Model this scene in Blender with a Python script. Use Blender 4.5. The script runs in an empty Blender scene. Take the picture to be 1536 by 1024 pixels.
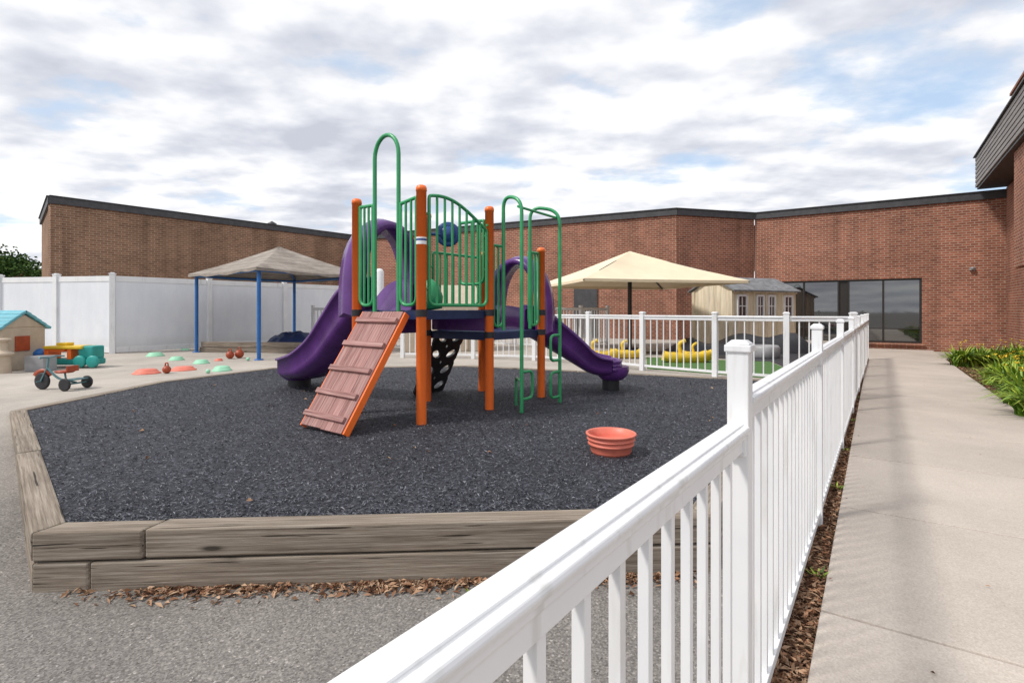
import bpy, math, random
from mathutils import Vector, Matrix
random.seed(7)
S=bpy.context.scene
COL=S.collection
# ------------------------------------------------------------ helpers
def nd(t,ty,**k):
    n=t.nodes.new(ty)
    for a,b in k.items(): setattr(n,a,b)
    return n
def mat(name,color,rough=.6,metal=0,spec=.5,build=None):
    m=bpy.data.materials.new(name); m.use_nodes=True
    t=m.node_tree; b=t.nodes['Principled BSDF']
    b.inputs['Base Color'].default_value=(*color,1); b.inputs['Roughness'].default_value=rough
    b.inputs['Metallic'].default_value=metal; b.inputs['Specular IOR Level'].default_value=spec
    if build: build(t,b)
    return m
def ramp(t,fac,stops):
    r=nd(t,'ShaderNodeValToRGB'); e=r.color_ramp.elements
    while len(e)<len(stops): e.new(.5)
    for i,(p,c) in enumerate(stops):
        e[i].position=p; e[i].color=(*c,1) if isinstance(c,tuple) else (c,c,c,1)
    t.links.new(fac,r.inputs[0]); return r.outputs[0]
def mapc(t,scale=(1,1,1),rnd=False,src='Object'):
    tc=nd(t,'ShaderNodeTexCoord'); mp=nd(t,'ShaderNodeMapping'); mp.inputs['Scale'].default_value=scale
    t.links.new(tc.outputs[src],mp.inputs[0])
    if rnd:
        oi=nd(t,'ShaderNodeObjectInfo'); mu=nd(t,'ShaderNodeMath',operation='MULTIPLY'); mu.inputs[1].default_value=37
        t.links.new(oi.outputs['Random'],mu.inputs[0]); ad=nd(t,'ShaderNodeVectorMath',operation='ADD')
        t.links.new(mp.outputs[0],ad.inputs[0]); t.links.new(mu.outputs[0],ad.inputs[1]); return ad.outputs[0]
    return mp.outputs[0]
def noise(t,vec,scale,detail=4,rough=.55,out='Fac'):
    n=nd(t,'ShaderNodeTexNoise'); n.inputs['Scale'].default_value=scale; n.inputs['Detail'].default_value=detail; n.inputs['Roughness'].default_value=rough
    t.links.new(vec,n.inputs['Vector']); return n.outputs[out]
def voro(t,vec,scale,feature='F1',out='Distance'):
    n=nd(t,'ShaderNodeTexVoronoi',feature=feature); n.inputs['Scale'].default_value=scale
    t.links.new(vec,n.inputs['Vector']); return n.outputs[out]
def mix(t,fac,a,b,mode='MIX'):
    n=nd(t,'ShaderNodeMix',data_type='RGBA',blend_type=mode)
    for sock,v in ((n.inputs[0],fac),(n.inputs[6],a),(n.inputs[7],b)):
        if isinstance(v,(int,float)): sock.default_value=v
        elif isinstance(v,tuple): sock.default_value=(*v,1)
        else: t.links.new(v,sock)
    return n.outputs[2]
def bump(t,b,h,strength=.3,dist=.01):
    n=nd(t,'ShaderNodeBump'); n.inputs['Strength'].default_value=strength; n.inputs['Distance'].default_value=dist
    t.links.new(h,n.inputs['Height']); t.links.new(n.outputs[0],b.inputs['Normal'])
def paint(name,c,rough=.35,var=.18,sc=6):
    def f(t,b):
        v=mapc(t,(1,1,1)); n=noise(t,v,sc,3,.65)
        d=tuple(x*(1-var) for x in c); l=tuple(min(1,x*(1+var*.6)) for x in c)
        t.links.new(ramp(t,n,[(.3,d),(.7,l)]),b.inputs['Base Color'])
        r=nd(t,'ShaderNodeMapRange'); r.inputs[3].default_value=rough+.15; r.inputs[4].default_value=rough-.08
        t.links.new(n,r.inputs[0]); t.links.new(r.outputs[0],b.inputs['Roughness'])
    return mat(name,c,rough,build=f)

class MB:
    def __init__(s): s.v=[]; s.f=[]; s.sm=[]
    def add(s,vs,fs,smooth=False):
        o=len(s.v); s.v+= [tuple(x) for x in vs]; s.f+=[tuple(i+o for i in f) for f in fs]; s.sm+=[smooth]*len(fs)
    def box(s,c,size,ax=None,ay=None,az=None):
        c=Vector(c); ax=Vector(ax or (1,0,0)).normalized(); az=Vector(az or (0,0,1)).normalized()
        ay=Vector(ay).normalized() if ay else az.cross(ax)
        h=[x/2 for x in size]; vs=[]
        for k in (-1,1):
            for j in (-1,1):
                for i in (-1,1): vs.append(c+ax*h[0]*i+ay*h[1]*j+az*h[2]*k)
        s.add(vs,[(0,2,3,1),(4,5,7,6),(0,1,5,4),(2,6,7,3),(0,4,6,2),(1,3,7,5)])
    def prism(s,pts,z0,z1):
        n=len(pts); vs=[(p[0],p[1],z0) for p in pts]+[(p[0],p[1],z1) for p in pts]
        s.add(vs,[tuple(range(n))[::-1],tuple(range(n,2*n))]+[(i,(i+1)%n,n+(i+1)%n,n+i) for i in range(n)])
    def loops(s,L,smooth=True,caps=True,closed=False):
        n=len(L[0]); o=[]; 
        for l in L: o+=l
        m=len(L); fs=[]
        for i in range(m if closed else m-1):
            a=i*n; b=((i+1)%m)*n
            for j in range(n): fs.append((a+j,a+(j+1)%n,b+(j+1)%n,b+j))
        s.add(o,fs,smooth)
        if caps and not closed:
            s.add(L[0],[tuple(range(n))[::-1]]); s.add(L[-1],[tuple(range(n))])
    def tube(s,path,r,seg=10,closed=False,r1=None,caps=True):
        P=[Vector(p) for p in path]; n=len(P); L=[]
        t0=(P[1]-P[0]).normalized(); u=t0.orthogonal().normalized()
        for i in range(n):
            if closed: t=(P[(i+1)%n]-P[i-1]).normalized()
            else: t=(P[min(i+1,n-1)]-P[max(i-1,0)]).normalized()
            u=(u-t*u.dot(t)).normalized(); w=t.cross(u)
            rr=r if r1 is None else r+(r1-r)*i/(n-1)
            L.append([P[i]+(u*math.cos(2*math.pi*k/seg)+w*math.sin(2*math.pi*k/seg))*rr for k in range(seg)])
        s.loops(L,True,caps,closed)
    def sweep(s,path,prof,smooth=True,up=(0,0,1),scale=None):
        P=[Vector(p) for p in path]; n=len(P); L=[]; up=Vector(up)
        for i in range(n):
            t=(P[min(i+1,n-1)]-P[max(i-1,0)]).normalized(); sd=t.cross(up).normalized(); uv=sd.cross(t)
            k=scale(i/(n-1)) if scale else (1,1)
            L.append([P[i]+sd*a*k[0]+uv*b*k[1] for a,b in prof])
        s.loops(L,smooth,True)
    def lathe(s,c,prof,seg=24,axis=None,smooth=True):
        c=Vector(c); a=Vector(axis or (0,0,1)).normalized(); u=a.orthogonal().normalized(); w=a.cross(u); L=[]
        for r,z in prof:
            L.append([c+a*z+(u*math.cos(2*math.pi*k/seg)+w*math.sin(2*math.pi*k/seg))*max(r,.0005) for k in range(seg)])
        s.loops(L,smooth,True)
    def obj(s,name,m,parent=None,bevel=0,M=None,solid=0):
        me=bpy.data.meshes.new(name); me.from_pydata(s.v,[],s.f); me.update()
        me.polygons.foreach_set('use_smooth',s.sm)
        import bmesh
        bm=bmesh.new(); bm.from_mesh(me); bmesh.ops.remove_doubles(bm,verts=bm.verts,dist=.00005) if solid else None
        bmesh.ops.recalc_face_normals(bm,faces=bm.faces); bm.to_mesh(me); bm.free()
        me.materials.append(m); o=bpy.data.objects.new(name,me); COL.objects.link(o)
        if M: o.matrix_world=M
        if parent: o.parent=parent
        if solid: md=o.modifiers.new('s','SOLIDIFY'); md.thickness=solid; md.offset=0
        if bevel: md=o.modifiers.new('b','BEVEL'); md.width=bevel; md.segments=2; md.limit_method='ANGLE'; md.angle_limit=math.radians(50)
        return o
def empty(name):
    o=bpy.data.objects.new(name,None); COL.objects.link(o); o.empty_display_size=.2; return o
def frame(P0,P1,z=0):
    d=Vector((P1[0]-P0[0],P1[1]-P0[1],0)); a=math.atan2(d.y,d.x)
    return Matrix.Translation((P0[0],P0[1],z))@Matrix.Rotation(a,4,'Z'), d.length
def fillet(pts,r,n=6,closed=False):
    P=[Vector(p) for p in pts]; out=[]; m=len(P)
    for i in range(m):
        if not closed and i in (0,m-1): out.append(P[i]); continue
        a=P[i-1]-P[i]; b=P[(i+1)%m]-P[i]; rr=min(r,a.length*.49,b.length*.49)
        A=P[i]+a.normalized()*rr; B=P[i]+b.normalized()*rr
        for k in range(n+1):
            q=k/n; out.append(A*(1-q)**2+P[i]*2*q*(1-q)+B*q*q)
    return out
def smooth01(x): x=max(0,min(1,x)); return x*x*(3-2*x)
def gz(x,y):
    s=((-.424+.7*y)-x)/1.22
    return .27*smooth01((s-.15)/.7)*smooth01((y-2.9)/3.5)
W=Vector((.566,.824,0)); Pp=Vector((.824,-.566,0))

# ------------------------------------------------------------ materials
def f_white(t,b):
    v=mapc(t); n=noise(t,v,3,3,.6)
    g=noise(t,mapc(t,(9,9,1.2)),1.5,3,.7)
    c=ramp(t,n,[(.3,(.72,.73,.75)),(.7,(.80,.805,.81))]); c=mix(t,1.0,c,ramp(t,g,[(.30,(.84,.83,.80)),(.44,(1.,1.,1.))]),'MULTIPLY')
    t.links.new(c,b.inputs['Base Color'])
M_white=mat('white_vinyl',(.8,.8,.8),.36,build=f_white)
def f_whiteF(t,b):
    v=mapc(t,(1,1,1)); n=noise(t,mapc(t,(1.2,1.2,.5)),2,4,.65)
    c=ramp(t,n,[(.3,(.68,.71,.76)),(.7,(.77,.795,.83))])
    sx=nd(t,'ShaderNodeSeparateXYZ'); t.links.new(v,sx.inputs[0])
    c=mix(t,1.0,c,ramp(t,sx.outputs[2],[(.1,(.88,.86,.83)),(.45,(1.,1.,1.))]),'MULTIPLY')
    t.links.new(c,b.inputs['Base Color'])
    w=nd(t,'ShaderNodeTexWave',wave_type='BANDS',bands_direction='X'); w.inputs['Scale'].default_value=1.05
    t.links.new(v,w.inputs[0]); bump(t,b,ramp(t,w.outputs['Fac'],[(0,0.),(.03,1.)]),.2,.005)
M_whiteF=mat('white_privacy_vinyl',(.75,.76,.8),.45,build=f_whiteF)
def f_rubber(t,b):
    v=mapc(t,(1,1,1)); wv=noise(t,v,14,2,.6,'Color')
    ad=nd(t,'ShaderNodeVectorMath',operation='MULTIPLY_ADD'); t.links.new(wv,ad.inputs[0]); ad.inputs[1].default_value=(.07,.07,0); t.links.new(v,ad.inputs[2])
    mp=nd(t,'ShaderNodeMapping'); mp.inputs['Scale'].default_value=(1.9,.7,1); mp.inputs['Rotation'].default_value=(0,0,.6); t.links.new(ad.outputs[0],mp.inputs[0])
    mp2=nd(t,'ShaderNodeMapping'); mp2.inputs['Scale'].default_value=(.7,2.1,1); mp2.inputs['Rotation'].default_value=(0,0,.3); t.links.new(ad.outputs[0],mp2.inputs[0])
    v1=nd(t,'ShaderNodeTexVoronoi'); v1.inputs['Scale'].default_value=44; t.links.new(mp.outputs[0],v1.inputs['Vector'])
    v2=nd(t,'ShaderNodeTexVoronoi'); v2.inputs['Scale'].default_value=52; t.links.new(mp2.outputs[0],v2.inputs['Vector'])
    c1,d1,c2,d2=v1.outputs['Color'],v1.outputs['Distance'],v2.outputs['Color'],v2.outputs['Distance']
    a=ramp(t,c1,[(.15,(.014,.015,.021)),(.5,(.050,.053,.069)),(.75,(.11,.115,.145)),(.92,(.26,.27,.31))])
    bb=ramp(t,c2,[(.15,(.016,.017,.025)),(.5,(.055,.058,.077)),(.85,(.14,.145,.18))])
    c=mix(t,.5,a,bb)
    big=noise(t,v,1.1,3,.6); c=mix(t,1.0,c,ramp(t,big,[(.3,.8),(.7,1.2)]),'MULTIPLY')
    sh=ramp(t,mix(t,.5,d1,d2),[(.15,1.),(.6,.3)]); c=mix(t,1.0,c,sh,'MULTIPLY')
    t.links.new(c,b.inputs['Base Color']); bump(t,b,mix(t,.5,d1,d2),-1.0,.012)
M_rubber=mat('rubber_mulch',(.05,.05,.06),.75,spec=.4,build=f_rubber)
def f_ground(t,b):
    v=mapc(t); sp=voro(t,v,125,out='Color'); n=noise(t,v,1.1,4,.6); f=noise(t,v,70,3,.75)
    a=ramp(t,sp,[(.1,(.125,.115,.105)),(.5,(.205,.188,.174)),(.85,(.275,.253,.235)),(.97,(.46,.42,.385))])
    a=mix(t,1.0,a,ramp(t,f,[(.3,.68),(.65,1.18)]),'MULTIPLY')
    a=mix(t,1.0,a,ramp(t,n,[(.3,.82),(.7,1.12)]),'MULTIPLY')
    sand=ramp(t,f,[(.3,(.37,.325,.28)),(.7,(.52,.475,.425))])
    sand=mix(t,1.0,sand,ramp(t,noise(t,v,.8,5,.7),[(.3,.74),(.7,1.10)]),'MULTIPLY')
    sx=nd(t,'ShaderNodeSeparateXYZ'); t.links.new(v,sx.inputs[0])
    ma=nd(t,'ShaderNodeMath',operation='MULTIPLY_ADD'); t.links.new(n,ma.inputs[0]); ma.inputs[1].default_value=3; t.links.new(sx.outputs[1],ma.inputs[2])
    mr=nd(t,'ShaderNodeMapRange'); mr.inputs[1].default_value=4.8; mr.inputs[2].default_value=8.5; t.links.new(ma.outputs[0],mr.inputs[0])
    c=mix(t,mr.outputs[0],a,sand)
    t.links.new(c,b.inputs['Base Color']); bump(t,b,sp,.45,.004)
M_ground=mat('asphalt_ground',(.2,.2,.2),.9,spec=.3,build=f_ground)
def f_conc(t,b):
    v=mapc(t); f=noise(t,v,120,3,.8); n=noise(t,v,1.0,5,.62); s=voro(t,v,140,out='Color')
    c=ramp(t,f,[(.25,(.44,.385,.335)),(.75,(.61,.55,.49))])
    c=mix(t,.25,c,ramp(t,s,[(.1,(.30,.25,.21)),(.9,(.68,.62,.57))]))
    c=mix(t,1.0,c,ramp(t,n,[(.3,.86),(.7,1.06)]),'MULTIPLY')
    g=nd(t,'ShaderNodeNewGeometry'); c=mix(t,1.0,c,ramp(t,g.outputs['Random Per Island'],[(0,(.92,.91,.90)),(1,(1.04,1.03,1.02))]),'MULTIPLY')
    t.links.new(c,b.inputs['Base Color']); bump(t,b,f,.3,.004)
M_conc=mat('concrete',(.4,.37,.33),.9,spec=.3,build=f_conc)
def wood(name,cs,sa=1.6,sg=60,crack=True,axis=0):
    def st(a,g): 
        r=[g,g,g]; r[axis]=a; return tuple(r)
    def f(t,b):
        n=noise(t,mapc(t,st(sa,sg),True),1,5,.7); n2=noise(t,mapc(t,st(.9,9),True),1,4,.6)
        c=ramp(t,n,[(.30,cs[0]),(.48,cs[1]),(.68,cs[2])]); c=mix(t,1.0,c,ramp(t,n2,[(.3,.74),(.7,1.15)]),'MULTIPLY')
        h=n
        if crack:
            w=noise(t,mapc(t,st(1.6,44),True),1,2,.6); k=ramp(t,w,[(.31,.0),(.35,1.)]); c=mix(t,1.0,c,ramp(t,w,[(.30,.18),(.345,1.)]),'MULTIPLY')
            kn=voro(t,mapc(t,st(1.5,6.0),True),1.0); c=mix(t,1.0,c,ramp(t,kn,[(.05,.22),(.09,.75),(.13,1.)]),'MULTIPLY')
            h=mix(t,.5,n,k)
        t.links.new(c,b.inputs['Base Color']); bump(t,b,h,.8,.01)
    return mat(name,cs[1],.85,spec=.25,build=f)
M_timber=wood('weathered_timber',[(.125,.096,.074),(.245,.20,.158),(.38,.33,.275)],1.8,70)
M_plank=wood('red_weathered_plank',[(.19,.088,.08),(.35,.185,.17),(.48,.31,.285)],2,50,crack=False)
M_shed=wood('shed_wood',[(.56,.47,.33),(.72,.62,.46),(.78,.70,.55)],1.2,12,False,2)
def brickm(name,c1,c2,mo,dark=1):
    def f(t,b):
        tc=nd(t,'ShaderNodeTexCoord'); sx=nd(t,'ShaderNodeSeparateXYZ'); t.links.new(tc.outputs['Object'],sx.inputs[0])
        ad=nd(t,'ShaderNodeMath',operation='ADD'); t.links.new(sx.outputs[0],ad.inputs[0]); t.links.new(sx.outputs[1],ad.inputs[1])
        cb=nd(t,'ShaderNodeCombineXYZ'); t.links.new(ad.outputs[0],cb.inputs[0]); t.links.new(sx.outputs[2],cb.inputs[1])
        br=nd(t,'ShaderNodeTexBrick'); t.links.new(cb.outputs[0],br.inputs['Vector'])
        br.inputs['Color1'].default_value=(*c1,1); br.inputs['Color2'].default_value=(*c2,1); br.inputs['Mortar'].default_value=(*mo,1)
        br.inputs['Scale'].default_value=1; br.inputs['Brick Width'].default_value=.21; br.inputs['Row Height'].default_value=.078; br.inputs['Mortar Size'].default_value=.010; br.inputs['Bias'].default_value=-.1
        v=mapc(t); n=noise(t,v,.7,4,.7); c=mix(t,1.0,br.outputs[0],ramp(t,n,[(.3,.72*dark),(.7,1.2*dark)]),'MULTIPLY')
        st=noise(t,mapc(t,(1.4,1.4,.12)),1,3,.6); c=mix(t,1.0,c,ramp(t,st,[(.35,.80),(.55,1.05)]),'MULTIPLY')
        fl=noise(t,mapc(t,(2.5,2.5,5)),2.2,3,.7); c=mix(t,ramp(t,fl,[(.66,.0),(.72,.55)]),c,(.55,.46,.40))
        t.links.new(c,b.inputs['Base Color'])
    return mat(name,c1,.9,spec=.2,build=f)
M_brick=brickm('red_brick',(.32,.115,.07),(.195,.063,.04),(.38,.285,.22))
M_brickL=brickm('brown_brick',(.28,.15,.09),(.18,.092,.058),(.36,.275,.20),.95)
M_orange=paint('orange_powdercoat',(.96,.185,.03),.3,.06)
M_green=paint('green_powdercoat',(.035,.32,.12),.3,.15)
M_purple=paint('purple_plastic',(.115,.035,.20),.22,.3,3)
M_navy=paint('navy_coating',(.012,.028,.10),.45,.3)
M_discblue=paint('blue_plastic',(.018,.06,.22),.35,.2)
M_dark=paint('dark_plastic',(.018,.018,.022),.5,.3)
M_blue=paint('blue_post',(.015,.13,.40),.4,.2)
M_coral=paint('coral_plastic',(.72,.19,.13),.45,.2)
M_yellow=paint('yellow_plastic',(.75,.50,.03),.4,.15)
M_teal=paint('teal_plastic',(.02,.30,.27),.4,.15)
M_mint=paint('mint_plastic',(.30,.62,.42),.45,.1)
M_beige=paint('beige_plastic',(.50,.41,.31),.5,.12)
M_coping=paint('metal_coping',(.055,.055,.06),.5,.3)
M_bronze=paint('bronze_frame',(.022,.019,.017),.45,.2)
M_grey=paint('grey_metal',(.32,.32,.33),.4,.15)
M_red=paint('brick_red_plastic',(.36,.06,.02),.4,.2)
M_tanfab=paint('tan_canvas',(.76,.64,.46),.85,.07,2)
def f_taupe(t,b):
    v=mapc(t); sx=nd(t,'ShaderNodeSeparateXYZ'); t.links.new(v,sx.inputs[0])
    fr=nd(t,'ShaderNodeMath',operation='FRACT'); mu=nd(t,'ShaderNodeMath',operation='MULTIPLY'); mu.inputs[1].default_value=9; t.links.new(sx.outputs[2],mu.inputs[0]); t.links.new(mu.outputs[0],fr.inputs[0])
    c=ramp(t,noise(t,v,2.2,5,.7),[(.3,(.21,.18,.155)),(.7,(.38,.335,.295))]); c=mix(t,1.0,c,ramp(t,fr.outputs[0],[(.0,.55),(.18,1.)]),'MULTIPLY')
    t.links.new(c,b.inputs['Base Color']); bump(t,b,noise(t,v,7,3),.4,.03)
M_taupe=mat('weathered_canopy_fabric',(.35,.3,.26),.9,spec=.15,build=f_taupe)
def f_shing(t,b):
    n=voro(t,mapc(t,(5,5,9)),1.5,out='Color'); t.links.new(ramp(t,n,[(0,(.12,.125,.13)),(1,(.26,.265,.28))]),b.inputs['Base Color'])
M_shingle=mat('grey_shingle',(.15,.15,.16),.9,build=f_shing)
def f_turf(t,b):
    v=mapc(t); n=noise(t,v,60,3,.7); t.links.new(ramp(t,n,[(.3,(.03,.085,.018)),(.7,(.10,.22,.055))]),b.inputs['Base Color']); bump(t,b,n,.6,.01)
M_turf=mat('artificial_turf',(.05,.12,.03),.9,build=f_turf)
def f_island(c):
    def f(t,b):
        g=nd(t,'ShaderNodeNewGeometry'); k=len(c)
        t.links.new(ramp(t,g.outputs['Random Per Island'],[(i/(k-1),x) for i,x in enumerate(c)]),b.inputs['Base Color'])
    return f
M_chips=mat('mulch_chips',(.2,.1,.06),.9,spec=.15,build=f_island([(.05,.025,.015),(.16,.075,.04),(.32,.17,.10),(.52,.36,.24),(.10,.05,.03),(.42,.26,.16)]))
M_rchip=mat('rubber_shred',(.05,.05,.06),.55,spec=.5,build=f_island([(.012,.013,.017),(.035,.037,.05),(.065,.069,.09),(.10,.105,.13),(.055,.058,.075),(.24,.25,.28)]))
M_grit=mat('grit',(.3,.3,.3),.8,build=f_island([(.12,.115,.11),(.26,.24,.22),(.45,.42,.39)]))
def f_soil(t,b):
    v=mapc(t); n=voro(t,v,35,out='Color'); t.links.new(ramp(t,n,[(0,(.03,.016,.010)),(.6,(.11,.055,.035)),(1,(.22,.13,.08))]),b.inputs['Base Color']); bump(t,b,n,.9,.02)
M_soil=mat('mulch_soil',(.1,.05,.03),.95,spec=.1,build=f_soil)
M_leaf=mat('tree_leaf',(.06,.1,.03),.85,spec=.1,build=f_island([(.012,.030,.009),(.030,.068,.016),(.055,.105,.024),(.08,.13,.035)]))
M_rleaf=mat('red_leaf',(.2,.03,.03),.85,spec=.1,build=f_island([(.10,.015,.02),(.03,.06,.015),(.05,.08,.02)]))
M_blade=mat('daylily_blade',(.1,.2,.03),.55,build=f_island([(.05,.12,.012),(.14,.26,.025),(.26,.38,.035),(.40,.47,.05)]))
M_petal=mat('yellow_petal',(.8,.55,.03),.6,build=f_island([(.75,.42,.02),(.85,.65,.05)]))
M_bark=wood('bark',[(.05,.035,.025),(.10,.07,.05),(.16,.12,.09)],3,20,False)
def f_glass(t,b):
    b.inputs['IOR'].default_value=1.9
    n=noise(t,mapc(t,(1,1,1)),1.2,3); bump(t,b,n,.03,.02)
M_glass=mat('dark_glass',(.010,.012,.014),.03,spec=1.0,build=f_glass)
M_int=paint('dark_interior',(.02,.02,.02),.8)
def f_slat(t,b):
    t.links.new(ramp(t,noise(t,mapc(t,(1,1,8)),2,4),[(.3,(.15,.13,.12)),(.7,(.25,.225,.205))]),b.inputs['Base Color'])
M_slat=mat('fascia_metal',(.18,.165,.15),.5,build=f_slat)

# ------------------------------------------------------------ ground
def axis(a,b,st,lo,hi): 
    n=int(round((b-a)/st)); return lo+[a+i*st for i in range(n+1)]+hi
xs=axis(-20,24,.4,[-500,-250,-120,-70,-45,-30],[30,45,70,120,250,500]); ys=axis(-6,30,.4,[-300,-100,-40,-15],[36,50,80,140,260,600])
g=MB(); nx=len(xs)
g.add([(x,y,gz(x,y)) for y in ys for x in xs],[(j*nx+i,j*nx+i+1,(j+1)*nx+i+1,(j+1)*nx+i) for j in range(len(ys)-1) for i in range(nx-1)],True)
g.obj('ground',M_ground)
# rubber surface
POLY=[(-2.38,2.63),(1.08,2.84),(4.55,8.25),(3.4,8.75),(-.9,10.6),(-4.6,10.2),(-5.5,8.2),(-5.5,5.8)]
def offset(poly,d):
    out=[]; n=len(poly)
    for i in range(n):
        a=Vector(poly[i-1]);b=Vector(poly[i]);c=Vector(poly[(i+1)%n])
        e1=(b-a).normalized(); e2=(c-b).normalized(); n1=Vector((-e1.y,e1.x)); n2=Vector((-e2.y,e2.x)); m=(n1+n2).normalized()
        out.append(b+m*d/max(.3,m.dot(n1)))
    return out
IN=offset(POLY,.14)
r=MB(); inn=offset(POLY,.135)
cx,cy=-.4,6.3; rings=14; vs=[(cx,cy,.283)]; N=96
def pt_on(k):
    q=k/N*8; i=int(q)%8; f=q-int(q); a=inn[i]; b=inn[(i+1)%8]; return a.lerp(b,f)
for rr in range(1,rings+1):
    for k in range(N):
        p=pt_on(k); f=rr/rings; x=cx+(p.x-cx)*f; y=cy+(p.y-cy)*f
        z=.283+ (0.008*math.sin(x*2.1+1)*math.cos(y*1.7) if rr<rings else 0); vs.append((x,y,z))
fs=[(0,1+k,1+(k+1)%N) for k in range(N)]
for rr in range(rings-1):
    a=1+rr*N; b=a+N
    fs+=[(a+k,b+k,b+(k+1)%N,a+(k+1)%N) for k in range(N)]
r.add(vs,fs,True); r.obj('rubber_play_surface',M_rubber)
def inside(x,y,P):
    for i in range(len(P)):
        a=P[i];b=P[(i+1)%len(P)]
        if (b[0]-a[0])*(y-a[1])-(b[1]-a[1])*(x-a[0])<0: return False
    return True
# timber border
tb=empty('timber_border')
def timber_edge(i,splits0,splits1):
    A=Vector(POLY[i]);B=Vector(POLY[(i+1)%8]);a=IN[i];b=IN[(i+1)%8]; M,L=frame(A,B); Mi=M.inverted()
    for lvl,(sp,z0,z1) in enumerate(((splits0,-.02,.145),(splits1,.153,.30))):
        qs=[0]+[s/L for s in sp if s<L-.2]+[1]
        for k in range(len(qs)-1):
            q0=qs[k]+(.0016 if k else 0); q1=qs[k+1]-(.0016 if k<len(qs)-2 else 0)
            o=random.uniform(-.007,.007)
            P=[A.lerp(B,q0),A.lerp(B,q1),a.lerp(b,q1),a.lerp(b,q0)]
            loc=[Mi@Vector((p.x,p.y,0)) for p in P]; m=MB(); m.prism([(p.x,p.y+o) for jj,p in enumerate(loc)],z0,z1-abs(o)*.5)
            ob=m.obj('timber',M_timber,tb,bevel=.010,M=M)
for i in range(8):
    if i==0: timber_edge(i,[.27,2.7],[.53,2.95])
    else: timber_edge(i,[1.3,3.7],[2.4,4.8])
# sidewalk slabs
sw=MB()
def wl(c,D): return Vector((.687*D+c,D,0))
L0=wl(-.252,2.4)
for k in range(-3,13):
    for_a=L0+W*(k*1.55+.008); for_b=L0+W*((k+1)*1.55-.008); n_=Pp*1.785
    z=.045+random.uniform(-.004,.004)
    sw.prism([for_a,for_a+n_,for_b+n_,for_b],-.06,z)
sw.obj('sidewalk',M_conc,bevel=.008)
jm=MB(); jm.prism([L0-W*5,L0-W*5+Pp*1.78,L0+W*19+Pp*1.78,L0+W*19],-.06,.012); jm.obj('sidewalk_joint_soil',M_soil,None)
mbd=MB(); a=wl(-.252,2.4)+Pp*1.80
mbd.prism([a+W*(-6),a+W*(-6)+Pp*9,a+W*16.5+Pp*9,a+W*16.5],-.05,.014); mbd.obj('mulch_bed',M_soil)
mst=MB(); q=wl(-.252,2.4)-Pp*.012
mst.prism([q-W*4-Pp*.2,q-W*4,q+W*16,q+W*16-Pp*.1],-.05,.008); mst.obj('mulch_strip',M_soil)
def chips(name,n,fn,m,l=(.015,.05),w=(.004,.014),tlt=.35):
    V=[];F=[]
    for _ in range(n):
        x,y,z=fn(); a=random.random()*6.28; L=random.uniform(*l)/2; ww=random.uniform(*w)/2; tl=random.uniform(-tlt,tlt); s2=random.uniform(-.5,.5)
        ca,sa=math.cos(a),math.sin(a); zz=z+.004+abs(tl)*L; o=len(V)
        V+=[(x-ca*L,y-sa*L,zz-tl*L),(x+sa*ww,y-ca*ww,zz+ww*.5-s2*ww),(x+ca*L,y+sa*L,zz+tl*L),(x-sa*ww,y+ca*ww,zz+ww+s2*ww)]
        F.append((o,o+1,o+2,o+3))
    c=MB(); c.add(V,F); return c.obj(name,m)
def f1():
    d=random.uniform(.4,3.4)**2; p=wl(-.252,2.4)+W*(d-1.5)-Pp*random.uniform(-.02,.17)
    return p.x,p.y,.018
chips('mulch_chips',9000,f1,M_chips,(.02,.06),(.006,.018))
def f2():
    while 1:
        q=random.random(); 
        x=-2.2+3.2*q; y=2.63+ .06*(x+2.38)-abs(random.gauss(0,.06))-.01
        if random.random()<(.25+.75*smooth01((x+2.1)/.6))*(.35+.65*abs(math.sin(x*3))): return x,y,gz(x,y)
chips('leaf_litter',1500,f2,M_chips,(.02,.06),(.006,.022))
def f3():
    while 1:
        x=random.uniform(-4.5,3); y=random.uniform(3,9.5)
        if inside(x,y,inn): return x,y,.288
chips('scattered_leaf',40,f3,M_chips,(.03,.06),(.012,.03))
def f4():
    p=wl(-.252,2.4)+Pp*(1.85+random.random()**1.5*1.6)+W*random.uniform(4,15); return p.x,p.y,.014
chips('bed_mulch_chips',5000,f4,M_chips,(.03,.07),(.01,.025))
def f5():
    while 1:
        y=2.75+7.5*random.random()**2.0; x=random.uniform(-5.4,4.2)
        if inside(x,y,inn): return x,y,.283+.008*math.sin(x*2.1+1)*math.cos(y*1.7)
chips('rubber_shreds',60000,f5,M_rchip,(.012,.034),(.004,.009),.5)
def f6():
    while 1:
        y=1.9+4*random.random()**1.5; x=random.uniform(-4.6,1.2)
        if not inside(x,y,POLY) and x<.7*y-.5: return x,y,gz(x,y)-.003
chips('gravel_grit',1400,f6,M_grit,(.005,.010),(.004,.008),.2)
def f7():
    p=wl(-.252,2.4)+Pp*(random.random()**3*1.6)+W*random.uniform(-1,12); return p.x,p.y,.050
chips('walk_debris',60,f7,M_chips,(.008,.03),(.004,.010),.15)

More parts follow.
